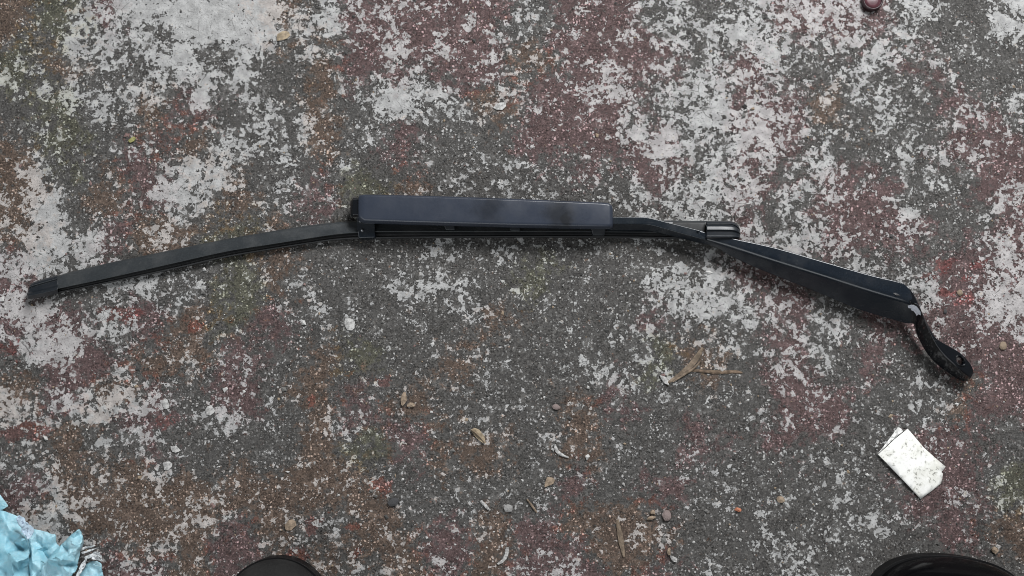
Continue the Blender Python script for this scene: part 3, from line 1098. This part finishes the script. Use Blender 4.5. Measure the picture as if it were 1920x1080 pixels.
lf = [(882, 806), (890, 802), (899, 806), (908, 818), (911, 832), (903, 829), (892, 820)]
leaf = thing('leaf_fragment', 'tan triangular dry leaf fragment lying below the wiper centre', 'leaf', at(897, 817, 0))
sheet('blade_of_leaf', lf, lambda x, y: .0016 + .0014 * mnoise.noise(Vector((x * .09, y * .09, 2))), m_leaf, leaf, grid_in(lf, 6), .0002)
splinter('midrib', None, None, [(884, 806), (896, 816), (909, 830)], [1.5, 1.8, 1.2], m_wood2, leaf, z=.0024, thick=.0006)
for ob in leaf.children:
    if ob.name.startswith('midrib'):
        for vv in ob.data.vertices:
            vv.co -= leaf.location
flake('leaf_fragment', 'curled tan leaf scrap beside the big pale patch at top left', 'leaf', 531, 68, 32, 16, 35, m_leaf, .0010)
flake('leaf_fragment', 'small olive leaf scrap on bare floor at upper left', 'leaf', 248, 263, 17, 9, 30, m_olive, .0008)
flake('leaf_fragment', 'pale leaf scrap lying at the lower end of the bark twig', 'leaf', 1246, 712, 22, 9, -50, m_pale, .0008)

flake('paint_chip', 'round pale paint chip on bare grey floor below the cover nose', 'paint flake', 655, 607, 21, 24, 10, m_pale, .0004)
flake('paint_chip', 'oval pale paint chip on bare floor above the wiper cover', 'paint flake', 938, 200, 25, 15, 20, m_pale, .0004)
flake('paint_chip', 'round pale chip above the streaky patch left of lower centre', 'paint flake', 394, 769, 19, 17, 0, m_pale, .0004)
flake('paint_chip', 'upright oblong pale chip right of the two big lower left patches', 'paint flake', 311, 758, 13, 21, 10, m_pale, .0004)
flake('paint_chip', 'oval pinkish-white chip amid maroon floor at lower left', 'paint flake', 329, 842, 20, 11, -15, m_pale, .0004)
flake('paint_chip', 'pale chip alone on dark grey spot at lower left', 'paint flake', 315, 872, 19, 16, 30, m_pale, .0004)
flake('stone_chip', 'long upright tan stone chip below the wiper left of centre', 'stone chip', 757, 749, 12, 25, -10, m_tan, .0016)
flake('stone_chip', 'small tan stone chip touching right of the long tan one', 'stone chip', 771, 759, 14, 10, 10, m_tan, .0014)
flake('stone_chip', 'tan stone chip on brown floor just above the dark grey shoe toe', 'stone chip', 545, 985, 22, 18, 40, m_tan, .0010)
flake('stone_chip', 'small tan chip left of the pinkish round stone', 'stone chip', 1220, 971, 17, 7, 15, m_tan, .0014)
flake('stone_chip', 'tiny tan chip above left of the pinkish round stone', 'stone chip', 1224, 960, 9, 8, 0, m_tan, .0012)
flake('stone_chip', 'tan oblong chip upright near the bottom edge right of the splinter', 'stone chip', 1254, 1034, 6, 14, 0, m_tan, .0014)
flake('stone_chip', 'pale chip at the bottom edge beside the oblong tan chip', 'stone chip', 1263, 1047, 15, 9, -30, m_pale, .0012)
flake('stone_chip', 'crinkled tan chip right of the white paint curl', 'stone chip', 1031, 902, 22, 15, 40, m_tan, .0010, jag=.35)
flake('stone_chip', 'single orange chip on dark grey floor left of the paper', 'stone chip', 1383, 955, 14, 8, -10, m_orange, .0012)
flake('stone_chip', 'tan chip between the orange chip and the paper', 'stone chip', 1463, 936, 14, 12, 0, m_tan, .0012)
flake('stone_chip', 'tan chip just above the shoe toe at bottom right', 'stone chip', 1863, 1031, 13, 12, 0, m_tan, .0014)
pebble('pebble', 'pale greenish pebble at lower centre beside the stalk', 953, 953, 17, 15, 10, m_pale)
pebble('pebble', 'round pinkish pebble near the bottom edge right of the splinter', 1250, 967, 17, 20, 10, m_pink)
pebble('pebble', 'pinkish pebble on brown floor right of lower centre', 1043, 763, 15, 11, -20, m_pink)
pebble('pebble', 'dark grey pebble below the red floor patch', 738, 941, 24, 16, 20, m_darkstone)
pebble('pebble', 'dark pebble on the reddish floor right of the wiper head', 1772, 584, 7, 10, 0, m_darkstone)
pebble('pebble', 'tan pebble on reddish floor above right of the wiper head', 1799, 549, 11, 12, 0, m_tan)
pebble('pebble', 'tan pebble on pinkish floor right of the wiper pivot hole', 1880, 648, 14, 16, 0, m_tan)

# dark red cap cut by the top edge
m_red = plain('dark_red_plastic', (0.085, 0.034, 0.042), 0.25, 0.5, 0.15, 300)
m_redk = plain('dark_red_rim', (0.028, 0.012, 0.015), 0.4, 0.5, 0.2, 300)
capt = thing('plastic_cap', 'small dark red plastic cap at the top edge right of centre', 'cap', at(1633, 4, 0))
rr = []
cc = Vector((0, 0, 0))
N = 40
for rad, z in ((.0078, .0002), (.0080, .0040), (.0074, .0052), (.0066, .0050), (.0064, .0036)):
    rr.append([Vector((math.cos(a) * rad, math.sin(a) * rad, z)) for a in np.linspace(0, 2 * math.pi, N, endpoint=False)])
loft('rim', rr, m_redk, capt, bevel=0)
rr = []
for rad, z in ((.0065, .0034), (.0063, .0040), (.0040, .0043), (.0005, .0045)):
    rr.append([Vector((math.cos(a) * rad, math.sin(a) * rad, z)) for a in np.linspace(0, 2 * math.pi, N, endpoint=False)])
loft('disc', rr, m_red, capt, bevel=0)


# loose grit nobody could count
def build_grit():
    oct_v = np.array([(1, 0, 0), (-1, 0, 0), (0, 1, 0), (0, -1, 0), (0, 0, 1), (0, 0, -1)], float)
    oct_f = np.array([(0, 2, 4), (2, 1, 4), (1, 3, 4), (3, 0, 4), (2, 0, 5), (1, 2, 5), (3, 1, 5), (0, 3, 5)])
    n = 13000
    x = rng.uniform(-.50, .50, n)
    y = rng.uniform(-.32, .32, n)
    size = np.clip(rng.lognormal(math.log(.00050), .5, n), .0002, .0021)
    V, F, T = [], [], []
    for i in range(n):
        sc = size[i] * rng.uniform(.6, 1.3, 3)
        sc[2] *= .6
        a = rng.uniform(0, 6.283)
        p = (oct_v + rng.uniform(-.3, .3, (6, 3))) * sc
        ca, sa = math.cos(a), math.sin(a)
        px = p[:, 0] * ca - p[:, 1] * sa + x[i]
        py = p[:, 0] * sa + p[:, 1] * ca + y[i]
        V.append(np.stack([px, py, p[:, 2] + sc[2] * .7], 1))
        F.append(oct_f + 6 * i)
        T.append(np.full(6, rng.uniform(0, 1)))
    me = bpy.data.meshes.new('loose_grit')
    me.from_pydata(np.concatenate(V).tolist(), [], np.concatenate(F).tolist())
    at_ = me.attributes.new('tone', 'FLOAT', 'POINT')
    at_.data.foreach_set('value', np.concatenate(T).astype(np.float32))
    m, nt, b = new_mat('mixed_grit')
    a = nd(nt, 'ShaderNodeAttribute', attribute_name='tone')
    r = nd(nt, 'ShaderNodeValToRGB')
    r.color_ramp.interpolation = 'CONSTANT'
    e = r.color_ramp.elements
    e[0].position, e[0].color = 0, (.05, .049, .047, 1)
    e[1].position, e[1].color = .26, (.13, .127, .12, 1)
    for p, c in ((.46, (.30, .295, .285, 1)), (.72, (.48, .475, .46, 1)), (.88, (.26, .20, .14, 1)), (.95, (.20, .13, .12, 1))):
        q_ = e.new(p)
        q_.color = c
    nt.links.new(a.outputs['Fac'], r.inputs[0])
    nt.links.new(r.outputs[0], b.inputs['Base Color'])
    b.inputs['Roughness'].default_value = .8
    me.materials.append(m)
    o = bpy.data.objects.new('loose_grit', me)
    C.objects.link(o)
    o['kind'] = 'stuff'
    o['label'] = 'fine mixed grit and paint crumbs scattered over the floor'
    o['category'] = 'grit'
    return o


build_grit()
